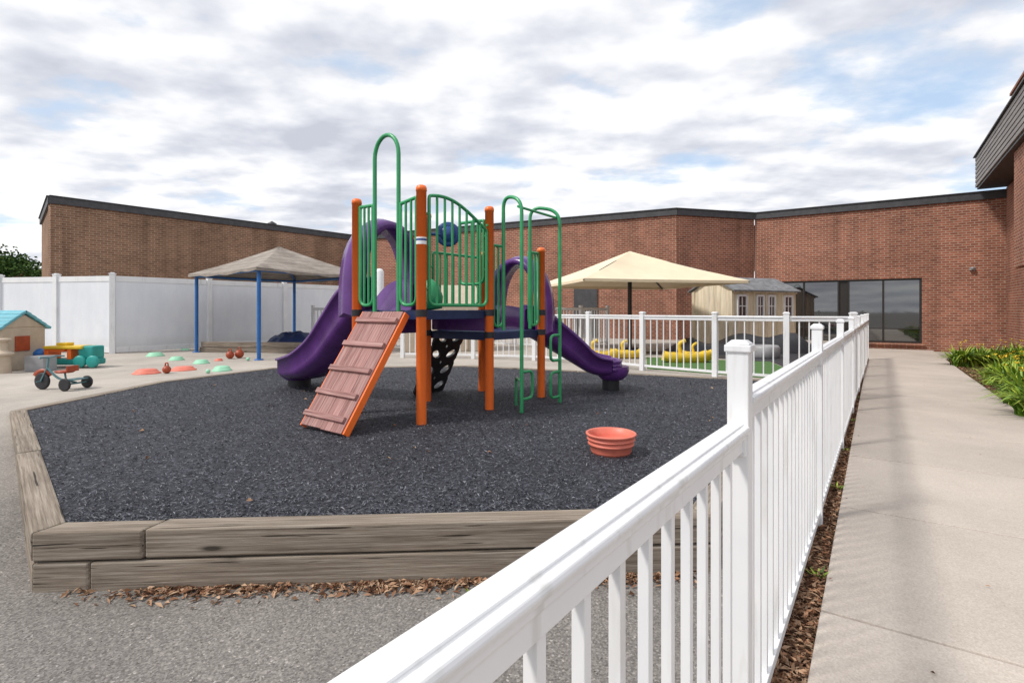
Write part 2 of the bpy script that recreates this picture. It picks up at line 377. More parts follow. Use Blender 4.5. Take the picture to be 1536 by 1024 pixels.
# ------------------------------------------------------------ picket fences
def fence(name,posts,zrail,ztop,rails=None,post=.06,pk=.020,sp=.125,gzf=gz,rw=.03):
    E=empty(name); mp=MB(); mr=MB(); mk=MB()
    n=len(posts)
    for i,(x,y) in enumerate(posts):
        z0=gzf(x,y); d=Vector((posts[min(i+1,n-1)][0]-posts[max(i-1,0)][0],posts[min(i+1,n-1)][1]-posts[max(i-1,0)][1],0)).normalized()
        zt=ztop+z0; mp.box((x,y,(z0-.1+zt-.03)/2),(post,post,zt-.03-z0+.1),d)
        mp.box((x,y,zt-.022),(post+.014,post+.014,.022),d)
        h=(post+.008)/2; sd=Vector((-d.y,d.x,0)); c=Vector((x,y,zt-.0105))
        mp.add([c-d*h-sd*h,c+d*h-sd*h,c+d*h+sd*h,c-d*h+sd*h]+[c+Vector((0,0,.012))-d*h*.6-sd*h*.6,c+Vector((0,0,.012))+d*h*.6-sd*h*.6,c+Vector((0,0,.012))+d*h*.6+sd*h*.6,c+Vector((0,0,.012))-d*h*.6+sd*h*.6],
            [(3,2,1,0),(4,5,6,7),(0,1,5,4),(1,2,6,5),(2,3,7,6),(3,0,4,7)])
    for i in range(n-1):
        a=Vector((*posts[i],0)); b=Vector((*posts[i+1],0)); d=(b-a); L=d.length; d.normalize()
        za,zb=(rails[i] if rails and rails[i] else (zrail,zrail)); ga,gb=gzf(*posts[i]),gzf(*posts[i+1])
        A=a+d*post*.5; B=b-d*post*.5
        pr=[(-rw*.6,-.075),(rw*.6,-.075),(rw*.6,-.042),(rw*.8,-.037),(rw*.8,-.026),(rw*1.05,-.020),(rw*1.2,-.010),(rw*1.05,-.002),(rw*.62,-.001),(rw*.55,.005),(-rw*.55,.005),(-rw*.62,-.001),(-rw*1.05,-.002),(-rw*1.2,-.010),(-rw*1.05,-.020),(-rw*.8,-.026),(-rw*.8,-.037),(-rw*.6,-.042)]
        mr.sweep([(A.x,A.y,za+ga),(B.x,B.y,zb+gb)],pr,False)
        pb=[(-rw*.6,-.02),(rw*.6,-.02),(rw*.6,.02),(-rw*.6,.02)]
        mr.sweep([(A.x,A.y,.09+ga),(B.x,B.y,.09+gb)],pb,False)
        m=int((L-post)/sp); 
        for k in range(1,m+1):
            f=k/(m+1); p=A.lerp(B,f); zt=(za+ga)*(1-f)+(zb+gb)*f-.07; zb_=.1+ga*(1-f)+gb*f-.005
            mk.box((p.x,p.y,(zt+zb_)/2),(pk,pk,zt-zb_),d)
        if rails:
            for p,s in ((A,1),(B,-1)): mp.box((p.x+d.x*.012*s,p.y+d.y*.012*s,(za if s>0 else zb)+ga-.045),(.022,.052,.085),d)
    mp.obj('posts',M_white,E,bevel=.004); mr.obj('rails',M_white,E,bevel=.0025); mk.obj('pickets',M_white,E,bevel=.0015)
    return E
main=[(-.424+.7*(1.57+1.85*k),1.57+1.85*k) for k in range(-2,8)]
rl=[(1.13,1.10),(1.11,1.066)]+[(1.142,1.135)]*20
fence('picket_fence',main,1.14,1.31,rl,gzf=lambda x,y:0,sp=.125,pk=.021)
zl=lambda x,y:.27
fence('picket_fence',[(5.15,8.0),(4.27,8.25),(3.43,8.95),(2.45,9.95),(1.6,11.1),(.5,11.9),(-.9,12.3),(-2.6,12.6)],1.03,1.1,gzf=zl,post=.085,pk=.018,sp=.145,rw=.032)
fence('picket_fence',[(-.6,16.8),(1.2,15.6),(2.1,16.2),(3.1,17.2)],1.2,1.28,gzf=zl,post=.09,pk=.03,sp=.14,rw=.035)
fence('picket_fence',[(-6.0,16.0),(-4.2,15.2),(-2.4,15.6),(-.6,16.0)],1.2,1.28,gzf=zl,post=.09,pk=.03,sp=.14,rw=.035)

# privacy fence
E=empty('privacy_fence')
pp=[(-21.3,15.6),(-18.9,15.3),(-16.5,14.95),(-14.1,14.6),(-12.2,14.2),(-10.4,13.8)]+[(-10.4+1.4*k,13.8+1.95*k) for k in range(1,5)]
mp=MB()
for i,(x,y) in enumerate(pp):
    d=Vector((pp[min(i+1,9)][0]-pp[max(i-1,0)][0],pp[min(i+1,9)][1]-pp[max(i-1,0)][1],0)).normalized()
    mp.box((x,y,1.28),(.127,.127,2.1),d); mp.box((x,y,2.345),(.145,.145,.03),d); mp.box((x,y,2.37),(.08,.08,.02),d)
mp.obj('posts',M_white,E,bevel=.006)
for i in range(len(pp)-1):
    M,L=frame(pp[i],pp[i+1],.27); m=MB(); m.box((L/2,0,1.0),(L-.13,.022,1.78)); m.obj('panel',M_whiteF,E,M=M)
    m=MB(); m.box((L/2,0,1.95),(L-.13,.05,.14)); m.box((L/2,0,.09),(L-.13,.05,.14)); m.obj('rails',M_white,E,M=M,bevel=.006)
m=MB(); m.lathe((-4.75,19.0,.27),[(.16,0),(.16,2.5),(.10,2.6),(0,2.62)],18); m.obj('white_storage_tank',M_white)

# ------------------------------------------------------------ buildings
H=5.12
def wall(parent,name,P0,P1,h,mt,ops=[],th=.3,z=-.1,coping=True):
    M,L=frame(P0,P1,0); m=MB()
    def bx(x0,x1,z0,z1): m.box(((x0+x1)/2,th/2,(z0+z1)/2),(x1-x0,th,z1-z0))
    if not ops: bx(0,L,z,h)
    else:
        x0,x1,z0,z1=ops[0]; bx(0,x0,z,h); bx(x1,L,z,h); bx(x0,x1,z1,h); bx(x0,x1,z,z0)
    m.obj(name,mt,parent,M=M)
    if coping:
        c=MB(); c.box((L/2,th/2-.02,h-.02),(L+.06,th+.1,.24)); c.box((L/2,th/2-.03,h+.115),(L+.08,th+.16,.03)); c.obj(name+'_coping',M_coping,parent,M=M,bevel=.005)
    return M,L
E=empty('brick_school_building')
c1=(9.61,20.98); c2=(15.76,16.9); c0=(6.21,20.0); cl=(-8.0,27.36)
M,L=wall(E,'window_wall',c1,c2,H,M_brick,[(.4,5.25,.26,2.5)])
wall(E,'angled_wall',(c0[0]+.02,c0[1]+.01),(c1[0]-.03,c1[1]-.01),H-.004,M_brick)
wall(E,'long_wall',cl,c0,H,M_brick)
rf=MB(); rf.prism([(c0[0],c0[1]+.4),(c1[0],c1[1]+.4),(c2[0]+.1,c2[1]+.4),(30,28),(22,45),(-5,50),(cl[0]+.3,cl[1]+.3)],4.7,4.8); rf.obj('flat_roof',M_coping,E)
wf=MB(); 
for x in (.43,1.70,2.82,3.13,4.17,5.22): wf.box((x,.10,1.38),(.06,.10,2.24))
wf.box((2.975,.12,1.38),(.25,.06,2.24))
for z in (.29,2.47): wf.box((2.825,.10,z),(4.72,.09,.06))
wf.box((2.825,.10,.75),(4.72,.07,.035)); wf.obj('window_frames',M_bronze,E,M=M,bevel=.004)
gl=MB()
for x0,x1 in ((.46,1.67),(1.73,2.79),(3.16,4.14),(4.20,5.19)):
    tlt=random.uniform(-.01,.01); gl.add([(x0,.15,.3),(x1,.15+tlt,.3),(x1,.15+tlt,2.45),(x0,.15,2.45)],[(0,1,2,3)])
gl.obj('window_glass',M_glass,E,M=M)
it=MB(); it.box((2.825,.8,1.38),(4.9,1.0,2.3)); it.obj('interior',M_int,E,M=M)
sl=MB(); sl.box((2.825,-.03,.225),(5.0,.14,.07)); sl.obj('window_sill',M_brick,E,M=M,bevel=.004)
lp=MB(); lp.box((6.55,-.05,2.75),(.14,.12,.10)); lp.lathe((6.55,-.12,2.72),[(.02,0),(.05,.03),(.055,.07),(.0,.09)],12); lp.obj('wall_light',M_grey,E,M=M)
Ml,Ll=frame(cl,c0); dr=MB(); dr.box((Ll-3.6,-.03,1.35),(1.0,.08,2.2)); dr.obj('service_door',M_coping,E,M=Ml,bevel=.005)
E2=empty('brown_brick_building')
cL=(-15.5,17.8)
wall(E2,'side_wall',cL,(cl[0]-.02,cl[1]-.02),H,M_brickL)
wall(E2,'end_wall',(-19.7,22.2),(cL[0]-.01,cL[1]+.01),H-.01,M_brickL)
rf=MB(); rf.prism([(-15.4,18.4),(-8.2,27.6),(-12,33),(-19,23)],4.3,4.4); rf.obj('flat_roof',M_coping,E2)
rv=MB(); rv.lathe((-12.0,26.5,4.4),[(.12,0),(.12,1.2),(.22,1.22),(.22,1.32),(0,1.45)],12); rv.obj('roof_vent',M_coping,E2)
E3=empty('brick_wing_building')
a=Vector((*c2,0)); b=a-W*16
wall(E3,'wing_wall',(a.x,a.y),(b.x,b.y),5.3,M_brick,coping=False)
M3,L3=frame((a.x,a.y),(b.x,b.y))
bay=MB(); bay.box((10.3,-.30,3.9),(11,.55,2.9)); bay.obj('cantilever_bay',M_brick,E3,M=M3)
fa=MB(); y0=-.74
for k in range(7):
    z=5.40+k*.142; fa.box((8.0,y0+.03,z+.06),(16.2,.06,.105)); 
fa.obj('slatted_fascia',M_slat,E3,M=M3,bevel=.006)
fb=MB(); fb.box((8.0,y0+.11,5.88),(16.1,.05,.98)); fb.box((8.0,-.2,5.36),(16.1,1.0,.05)); fb.box((8.0,y0+.05,6.41),(16.3,.20,.04)); fb.box((-.04,-.3,5.88),(.06,.75,.98)); fb.obj('soffit_and_cap',M_bronze,E3,M=M3)
up=MB(); up.box((6,3,5.95),(15,5,1.3)); up.obj('upper_storey',M_brick,E3,M=M3)
ch=MB(); ch.box((-3.5,2.0,4.8),(3.0,2.2,9.8)); ch.obj('chimney',M_brick,E3,M=M3)
ch=MB(); ch.box((-3.5,2.0,9.74),(3.1,2.3,.10)); ch.obj('chimney_cap',M_brick,E3,M=M3)

# ------------------------------------------------------------ playset
PS=empty('playground_climber')
O=Vector((-.886,5.18,0)); A_=Vector((.63,.81,0)); B_=Vector((-.79,.54,0))
P1=O;P2=O+A_;P5=O+A_*2;P3=O+B_;P4=O+A_+B_;P7=O+A_*2+B_
G=.28; Z1=1.40; Z2=1.15
po=MB()
for p,zt in ((P1,2.62),(P2,2.57),(P3,2.60),(P4,2.60),(P5,2.20),(P7,2.20)):
    po.lathe((p.x,p.y,0),[(.05,.2),(.05,zt-.06),(.054,zt-.06),(.054,zt-.03),(.045,zt-.008),(.025,zt)],20)
po.obj('orange_posts',M_orange,PS)
lb=MB(); lb.lathe((P1.x,P1.y,0),[(.0515,2.04),(.0515,2.11)],20); lb.obj('warning_label',M_white,PS)
lb=MB(); lb.lathe((P1.x,P1.y,0),[(.052,2.075),(.052,2.095)],20); lb.obj('label_stripe',M_discblue,PS)
cl_=MB()
for p in (P1,P2,P3,P4,P5,P7):
    for z in ((Z1-.03,) if p in (P1,P3) else (Z2-.03,Z1-.03)): cl_.lathe((p.x,p.y,0),[(.058,z-.035),(.058,z+.035)],16)
cl_.obj('clamps',M_dark,PS)
dk=MB()
def deck(c,z):
    dk.box((c.x,c.y,z-.012),(.93,.86,.024),A_)
    for s,ax,l in ((A_,B_,.93),(B_,A_,.9)):
        for q in (-1,1): dk.box((c.x+ax.x*.46*q,c.y+ax.y*.46*q,z-.05),(l,.03,.09),s)
deck(O+A_*.5+B_*.5,Z1); deck(O+A_*1.5+B_*.5,Z2); dk.obj('decks',M_navy,PS,bevel=.004)
rs=MB()
c=O+A_*1.5+B_*1.0; rs.box((c.x,c.y,Z2+.13),(.85,.03,.24),A_); c=O+A_*1.04+B_*.5; rs.box((c.x,c.y,Z2+.10),(.84,.02,.18),B_)
c=O+A_*.5+B_*.97; rs.box((c.x,c.y,Z1-.17),(.80,.03,.20),A_); rs.obj('purple_riser_panels',M_purple,PS,bevel=.01)
gr=MB()
TR=.018
def L2(a,b,f): return a+(b-a)*f
def barrier(a,b,f0,f1,z0,ztop,nb,out=Vector((0,0,0)),r=TR,fr=.09,tab=True):
    top=[]; n=14
    for i in range(n+1):
        f=i/n; p=L2(a,b,f0+(f1-f0)*f)+out; top.append((p.x,p.y,ztop(f)))
    pa=L2(a,b,f0)+out; pb=L2(a,b,f1)+out
    path=fillet([(pa.x,pa.y,z0)]+[(pa.x,pa.y,ztop(0))]+top[1:-1]+[(pb.x,pb.y,ztop(1)),(pb.x,pb.y,z0)],fr,5,True)
    gr.tube(path,r,8,closed=True)
    for k in range(nb):
        f=(k+1)/(nb+1); p=L2(a,b,f0+(f1-f0)*f)+out; gr.tube([(p.x,p.y,z0+.0),(p.x,p.y,ztop(f))],r*.75,8)
    if tab:
        for q,pq,post in ((f0,pa,a),(f1,pb,b)):
            if (q<.12 and post is a) or (q>.88 and post is b):
                for z in (z0+.16,ztop(0)-.18): gr.tube([(pq.x,pq.y,z),(post.x,post.y,z)],.013,6)
outB=-B_.normalized()
barrier(P1,P2,.08,.93,Z1+.05,lambda f:2.50+.06*math.sin(f*math.pi*1.15+.5)-.16*f*f,7,out=outB*.02)
barrier(P3,P1,.06,.27,Z1+.05,lambda f:2.50,2)
barrier(P3,P1,.70,.93,Z1+.05,lambda f:2.47+.04*f,2)
a=L2(P3,P1,.30);b=L2(P3,P1,.67); zt=3.20; R=(b-a).length/2; c=(a+b)/2; u=(b-a).normalized()
path=[(a.x,a.y,Z1-.03)]+[tuple(c-u*R*math.cos(math.pi*k/14)+Vector((0,0,zt-R*1.25+R*1.25*math.sin(math.pi*k/14)))) for k in range(15)]+[(b.x,b.y,Z1-.03)]
gr.tube(path,.022,10)
barrier(P4,P7,.1,.92,Z2+.32,lambda f:2.12,6)
barrier(P2,P5,.07,.24,Z2+.06,lambda f:2.14,1); barrier(P2,P5,.74,.93,Z2+.06,lambda f:2.12,2)
barrier(P2,P4,.08,.45,Z1+.3,lambda f:2.42,3)
ou=outB; LL=[]
for f,fi,oi,zt in ((.05,.12,.10,2.62),(.80,.72,.03,2.60)):
    pole=L2(P2,P5,f)+ou*.40; inn_=L2(P2,P5,fi)+ou*oi
    path=fillet([(pole.x,pole.y,G-.02),(pole.x,pole.y,zt),(inn_.x,inn_.y,zt+.08),(inn_.x,inn_.y,Z2+.02)],.17,8)
    gr.tube(path,.021,10); LL.append(pole)
u=(LL[1]-LL[0]).normalized()
gr.tube([tuple(LL[0]+Vector((0,0,2.54))-ou*.05),tuple(LL[1]+Vector((0,0,2.52))-ou*.05)],.015,8)
for base,s,zs in ((LL[0],1,(.42,)),(LL[1],-1,(.36,.80))):
    for z in zs:
        e1=base+u*s*.20
        gr.tube(fillet([(base.x,base.y,z),(e1.x,e1.y,z),(e1.x,e1.y,z+.30),(base.x,base.y,z+.30)],.07,6),.017,8)
e1=LL[0]+u*.24-ou*.25
gr.tube(fillet([tuple(LL[0]+Vector((0,0,.62))),tuple(e1+Vector((0,0,.62))),tuple(e1+Vector((0,0,.30)))],.06,6),.015,8)
gr.obj('green_railings',M_green,PS)
bd=MB(); c=Vector((-.80,6.62,2.345)); bd.lathe(c,[(.11,-.012),(.15,-.012),(.156,0),(.15,.014),(.11,.014)],32,axis=(.15,-1,0)); bd.lathe(c,[(.0,.05),(.05,.045),(.09,.025),(.11,0),(.0,-.006)],32,axis=(.15,-1,0)); bd.tube([(P4.x,P4.y,2.34),(c.x,c.y+.02,2.34)],.02,8)
bd.obj('blue_bubble_disc',M_discblue,PS)
sp=MB(); c=L2(P1,P4,.75)+Vector((.05,0,0)); sp.lathe((c.x,c.y,0),[(.02,Z1),(.14,Z1+.02),(.15,Z1+.16),(.10,Z1+.30),(.03,Z1+.36)],18); sp.obj('green_seat_panel',paint('light_green_plastic',(.03,.30,.12),.4),PS)
def catmull(pts,n=8):
    P=[Vector(p) for p in pts]; P=[P[0]*2-P[1]]+P+[P[-1]*2-P[-2]]; out=[]
    for i in range(1,len(P)-2):
        for k in range(n):
            t=k/n; a,b,c,d=P[i-1:i+3]
            out.append(.5*((2*b)+(c-a)*t+(2*a-5*b+4*c-d)*t*t+(3*b-a-3*c+d)*t**3))
    out.append(P[-2]); return out
def chute_prof(w=.27,h=.24,th=.025):
    o=[]; 
    for k in range(13):
        a=math.pi*k/12; o.append((-math.cos(a)*(w+th),-math.sin(a)**.8*(.13) if 0<k<12 else 0))
    o=[(-(w+th)-.02,h),(-(w+th)-.03,h-.02),(-(w+th)-.025,h-.045),(-(w+th),h-.05)]+o+[((w+th),h-.05),((w+th)+.025,h-.045),((w+th)+.03,h-.02),((w+th)+.02,h)]
    i=[]
    for k in range(13):
        a=math.pi*(12-k)/12; i.append((-math.cos(a)*w,-math.sin(a)**.8*(.105) if 0<k<12 else 0))
    return o+[(w-.005,h)]+i+[(-w+.005,h)]
pu=MB()
mL=(P3+P4)/2; bn=B_.normalized(); an=A_.normalized()
pathL=catmull([mL+Vector((0,0,Z1+.06)),mL+bn*.35+Vector((0,0,Z1+.04)),mL+bn*.75+Vector((0,.05,1.15)),mL+bn*1.15+Vector((.0,.12,.84)),mL+bn*1.6+Vector((.0,.22,.61)),mL+bn*2.0+Vector((.04,.36,.53)),mL+bn*2.22+Vector((.06,.44,.52))],7)
pu.sweep(pathL,chute_prof(.28,.24),scale=lambda f:(1+.05*math.sin(f*9),1.3-.5*f))
mR=(P5+P7)/2
pathR=catmull([mR+Vector((0,0,Z2+.06)),mR+an*.35+Vector((.05,0,Z2+.04)),mR+Vector((.62,.42,.97)),mR+Vector((.92,.48,.77)),mR+Vector((1.18,.47,.61)),mR+Vector((1.42,.44,.57))],7)
pu.sweep(pathR,chute_prof(.23,.20),scale=lambda f:(1+.05*math.sin(f*9),1.3-.5*f))
def exit_lip(p,d,w):
    d=Vector(d).normalized(); sd=Vector((-d.y,d.x,0))
    pa=[p+sd*w*math.cos(math.pi*k/12)+d*w*.55*math.sin(math.pi*k/12) for k in range(13)]
    pu.tube([q+Vector((0,0,.13)) for q in pa],.03,8)
    pu.tube([q+Vector((0,0,.08)) for q in pa],.032,8); pu.tube([q*1.0+Vector((0,0,.03)) for q in pa],.035,8)
    pu.lathe(p+d*.02,[(w*.98,.06),(w*1.0,.0),(w*.9,-.07),(w*.72,-.11),(w*.62,-.13)],24)
eL=pathL[-1]; eR=pathR[-1]
exit_lip(Vector((eL.x,eL.y,.51)),bn,.28); exit_lip(Vector((eR.x,eR.y,.55)),Vector((1,-.1,0)),.235)
def hood(a,b,out,z0,zt,d0,d1,th):
    c=(a+b)/2; u=(b-a).normalized(); hw=(b-a).length/2-.02
    L=[]; n=22
    for k in range(n+1):
        q=math.pi*k/n; cx_=-math.cos(q); sz=math.sin(q)
        x=cx_*hw; zz=z0+(zt-z0)*(abs(sz)**.62)
        xi=cx_*(hw-th); zi=z0+(zt-th-z0)*(abs(sz)**.62)
        o0=c+u*x; i0=c+u*xi; bul=.05
        L.append([o0+out*d0+Vector((0,0,zz-.03)),o0*1.0+out*((d0+d1)/2)+u*cx_*bul+Vector((0,0,zz+.02)),o0+out*d1+Vector((0,0,zz-.03)),i0+out*d1+Vector((0,0,zi)),i0+out*(d0+d1)/2+Vector((0,0,zi)),i0+out*d0+Vector((0,0,zi))])
    pu.loops(L,True,True)
hood(P3,P4,bn,Z1-.05,2.45,.02,.34,.11); hood(P5,P7,an,Z2-.05,2.12,.05,.36,.10)
pu.obj('purple_slides',M_purple,PS)
sf=MB()
sf.tube([(eL.x,eL.y,G-.02),(eL.x,eL.y,.45)],.16,18); sf.tube([(eR.x,eR.y,G-.02),(eR.x,eR.y,.48)],.12,18)
sf.obj('slide_feet',M_dark,PS)
bu=B_.normalized()
top=(P1+P3)/2-an*.05; bot=top-an*.72; zb=G+.03; zt=Z1-.02
dirr=(Vector((bot.x,bot.y,zb))-Vector((top.x,top.y,zt))); L=dirr.length; dn=dirr.normalized()
nz=dn.cross(bu); nz=nz if nz.z>0 else -nz
bx=bu if dn.cross(bu).z>0 else -bu
Mr=Matrix(((dn.x,bx.x,nz.x,top.x),(dn.y,bx.y,nz.y,top.y),(dn.z,bx.z,nz.z,zt),(0,0,0,1)))
for k in range(4):
    m=MB(); m.box((L/2,-.228+.152*k,.0),(L+random.uniform(-.02,.02),.149,.032)); m.obj('ramp_plank',M_plank,PS,bevel=.004,M=Mr)
for k in range(5):
    x=[.12,.40,.68,.94,1.17][k]
    m=MB(); m.box((0,0,0),(.60,.055,.032)); o=m.obj('ramp_cleat',M_plank,PS,bevel=.005,M=Mr@Matrix.Translation((min(x,L-.08),0,.033))@Matrix.Rotation(math.pi/2+random.uniform(-.02,.02),4,'Z'))
m=MB(); m.box((L/2,-.317,-.03),(L,.02,.07)); m.box((L/2,.317,-.03),(L,.02,.07)); m.obj('ramp_side_rails',M_orange,PS,bevel=.004,M=Mr)
tc=(P4+P7)/2+bn*.06; bc=tc+bn*.42-an*.05; L_=Vector((bc.x-tc.x,bc.y-tc.y,G-Z2)); Lc=L_.length; d3=L_.normalized(); nz=d3.cross(an); nz=nz if nz.z>0 else -nz
ay=an if d3.cross(an).z>0 else -an
Mc=Matrix(((d3.x,ay.x,nz.x,tc.x),(d3.y,ay.y,nz.y,tc.y),(d3.z,ay.z,nz.z,Z2),(0,0,0,1)))
cp=MB(); nc=4
for i in range(nc):
    for j in range(2):
        x0=Lc*i/nc; x1=Lc*(i+1)/nc; y0=-.28+.28*j; y1=y0+.28; cx_=(x0+x1)/2; cy_=(y0+y1)/2; n=24; ou_=[];el=[]
        rot=.5 if j else -.5
        for k in range(n):
            a=2*math.pi*k/n; dx,dy=math.cos(a),math.sin(a); s=min((x1-x0)/2/max(abs(dx),1e-6),(y1-y0)/2/max(abs(dy),1e-6))
            ou_.append((cx_+dx*s,cy_+dy*s,0)); ex,ey=.048*math.cos(a-rot),.085*math.sin(a-rot)
            el.append((cx_+ex*math.cos(rot)-ey*math.sin(rot),cy_+ex*math.sin(rot)+ey*math.cos(rot),0))
        cp.add(ou_+el,[(k,(k+1)%n,n+(k+1)%n,n+k) for k in range(n)])
cp.obj('climbing_panel',M_dark,PS,M=Mc,solid=.03)

# tub
tbm=MB(); tbm.lathe((.775,4.15,.285),[(.0,.008),(.135,.006),(.15,.0),(.158,.02),(.166,.065),(.178,.07),(.18,.08),(.170,.085),(.176,.105),(.186,.108),(.187,.114),(.178,.118),(.184,.14),(.196,.143),(.197,.155),(.188,.160),(.176,.155),(.165,.10),(.145,.02),(.0,.016)],40)
tbm.obj('plastic_tub',M_coral)

# ------------------------------------------------------------ gazebo
GZ=empty('canopy_gazebo')
C1=Vector((-5.73,12,0));C2=Vector((-8.45,14.2,0));C3=Vector((-6.9,16.8,0));C4=Vector((-4.18,14.6,0))
m=MB()
for c in (C1,C2,C3,C4): m.tube([(c.x,c.y,.2),(c.x,c.y,2.40)],.045,12); m.lathe((c.x,c.y,.27),[(.1,0),(.1,.02),(.05,.03)],12)
for a,b in ((C1,C2),(C2,C3),(C3,C4),(C4,C1)): m.tube([(a.x,a.y,2.30),(b.x,b.y,2.30)],.03,8)
ctr=(C1+C3)/2
for c in (C1,C2,C3,C4): m.tube([(c.x,c.y,2.36),(ctr.x,ctr.y,3.0)],.025,8)
m.obj('blue_frame',M_blue,GZ)
m=MB(); K=[ctr+(c-ctr)*1.10+Vector((0,0,2.36)) for c in (C1,C2,C3,C4)]; ap=ctr+Vector((0,0,3.12))
n=10
for i in range(4):
    a=K[i];b=K[(i+1)%4]; vs=[];fs=[]
    for r_ in range(n+1):
        f=r_/n
        for s in range(n+1):
            q=s/n; p=a.lerp(b,q).lerp(ap,f)
            sag=-.05*math.sin(math.pi*q)*(1-f)+ .03*math.sin(q*19+i)*math.sin(f*11)*.4 -.03*math.sin(math.pi*f)
            vs.append(p+Vector((0,0,sag)))
    for r_ in range(n):
        for s in range(n): fs.append((r_*(n+1)+s,r_*(n+1)+s+1,(r_+1)*(n+1)+s+1,(r_+1)*(n+1)+s))
    m.add(vs,fs,True)
    va=[a.lerp(b,s/n)+Vector((0,0,-.05*math.sin(math.pi*s/n))) for s in range(n+1)]; vb=[p+Vector((0,0,-.06-.02*math.sin(k*2.1))) for k,p in enumerate(va)]
    m.add(va+vb,[(s,s+1,n+1+s+1,n+1+s) for s in range(n)])
m.obj('canopy',M_taupe,GZ)
sb=empty('sandbox')
M,_=frame((-8.3,14.3),(-5.6,14.0),.27)
for (x,y,sx,sy,z) in ((1.4,0,3.0,.12,.1),(1.4,1.6,3.0,.12,.1),(-.04,.8,.12,1.48,.1),(2.84,.8,.12,1.48,.1),(1.4,-.01,2.9,.12,.24)):
    m=MB(); m.box((x,y,z-.03),(sx,sy,.135)); m.obj('edge_timber',M_timber,sb,M=M,bevel=.01)
m=MB(); m.box((1.4,.8,.1),(2.75,1.45,.1)); m.obj('sand',M_dark,sb,M=M)
m=MB(); vs=[];n=16
for j in range(n+1):
    for i in range(n+1):
        u=i/n*2-1;v=j/n*2-1; z=.16+.36*max(0,1-u*u*1.2-v*v*1.1)**.6+.05*math.sin(i*2.3+j)*math.cos(j*1.7); vs.append((2.2+u*.85,.7+v*.7,z))
m.add(vs,[(j*(n+1)+i,j*(n+1)+i+1,(j+1)*(n+1)+i+1,(j+1)*(n+1)+i) for j in range(n) for i in range(n)],True)
m.obj('tarp_cover',M_navy,sb,M=M)

# ------------------------------------------------------------ toys (left)
TC=empty('tricycle'); tx,ty=-6.45,7.55; g0=gz(tx,ty)
def wheel(mb,hub,c,r,w,ax):
    mb.lathe(c,[(r*.78,-w/2),(r*.95,-w/2),(r,-w/4),(r,w/4),(r*.95,w/2),(r*.78,w/2)],24,axis=ax)
    hub.lathe(c,[(.0,-w*.4),(.025,-w*.4),(.025,w*.4),(0,w*.4)],12,axis=ax)
    hub.lathe(c,[(r*.72,-w*.3),(r*.8,-w*.3),(r*.8,w*.3),(r*.72,w*.3)],24,axis=ax)
    a=Vector(ax).normalized(); u=a.orthogonal().normalized(); v=a.cross(u)
    for k in range(8):
        q=k*math.pi/4; hub.tube([Vector(c),Vector(c)+(u*math.cos(q)+v*math.sin(q))*r*.76],.004,5)
ti=MB();hu=MB();fr=MB();se=MB()
ax=(.15,1,0)
fw=(tx-.24,ty,g0+.12); wheel(ti,hu,fw,.12,.035,ax)
rw=[(tx+.22,ty-.17,g0+.09),(tx+.26,ty+.17,g0+.09)]
for r_ in rw: wheel(ti,hu,r_,.09,.03,ax)
fr.tube([rw[0],rw[1]],.012,8)
hd=Vector((tx-.17,ty,g0+.36))
for s in (-.03,.03): fr.tube([(fw[0],fw[1]+s,fw[2]),tuple(hd+Vector((0,s*.6,-.07)))],.009,6)
fr.tube([hd-Vector((0,0,.08)),hd+Vector((.02,0,.10))],.014,8)
fr.tube(fillet([tuple(hd+Vector((.08,-.2,.10))),tuple(hd+Vector((.0,-.14,.11))),tuple(hd+Vector((.02,0,.09))),tuple(hd+Vector((.0,.14,.11))),tuple(hd+Vector((.08,.2,.10)))],.04),.011,8)
fr.tube(fillet([tuple(hd-Vector((0,0,.05))),(tx-.02,ty,g0+.15),(tx+.24,ty,g0+.10)],.1),.016,8)
fr.tube([(tx+.1,ty,g0+.12),(tx+.08,ty,g0+.24)],.012,8)
fr.tube([(fw[0],fw[1]-.1,fw[2]),(fw[0],fw[1]+.1,fw[2])],.008,6)
se.lathe((tx+.08,ty,g0+.235),[(.0,0),(.10,.005),(.12,.02),(.11,.035),(.0,.04)],16)
se.box((tx+.19,ty,g0+.30),(.02,.2,.08)); fr.box((tx+.24,ty,g0+.15),(.14,.26,.015))
ti.obj('tyres',M_dark,TC);hu.obj('hubs',M_grey,TC);fr.obj('frame',paint('steel_teal',(.10,.22,.24),.4),TC);se.obj('seat',M_red,TC)
fd=MB(); fd.sweep([(fw[0]+.13*math.cos(q),fw[1],fw[2]+.145*math.sin(q)) for q in [math.radians(30+12*k) for k in range(11)]],[(-.03,0),(.03,0),(.03,.006),(-.03,.006)],up=(0,1,0)); fd.obj('front_fender',M_red,TC)
TT=empty('play_table_toy'); bx_=-8.75; by=10.5; gg=.27
m=MB(); m.box((bx_+.15,by,gg+.12),(.9,.3,.12)); m.box((bx_+.42,by,gg+.3),(.3,.3,.26)); m.lathe((bx_+.35,by-.2,gg+.13),[(.0,-.04),(.12,-.04),(.12,.04),(0,.04)],16,axis=(0,1,0)); m.lathe((bx_+.6,by-.2,gg+.13),[(.0,-.04),(.12,-.04),(.12,.04),(0,.04)],16,axis=(0,1,0)); m.obj('teal_body',M_teal,TT,bevel=.03)
m=MB(); m.box((bx_+.0,by,gg+.40),(.75,.4,.06)); m.box((bx_-.1,by,gg+.46),(.2,.2,.06)); m.obj('yellow_top',M_yellow,TT,bevel=.015)
m=MB(); m.box((bx_-.35,by,gg+.22),(.08,.32,.30)); m.box((bx_+.1,by,gg+.27),(.08,.32,.2)); m.box((bx_-.2,by-.1,gg+.34),(.4,.1,.05)); m.obj('orange_legs',M_orange,TT,bevel=.01)
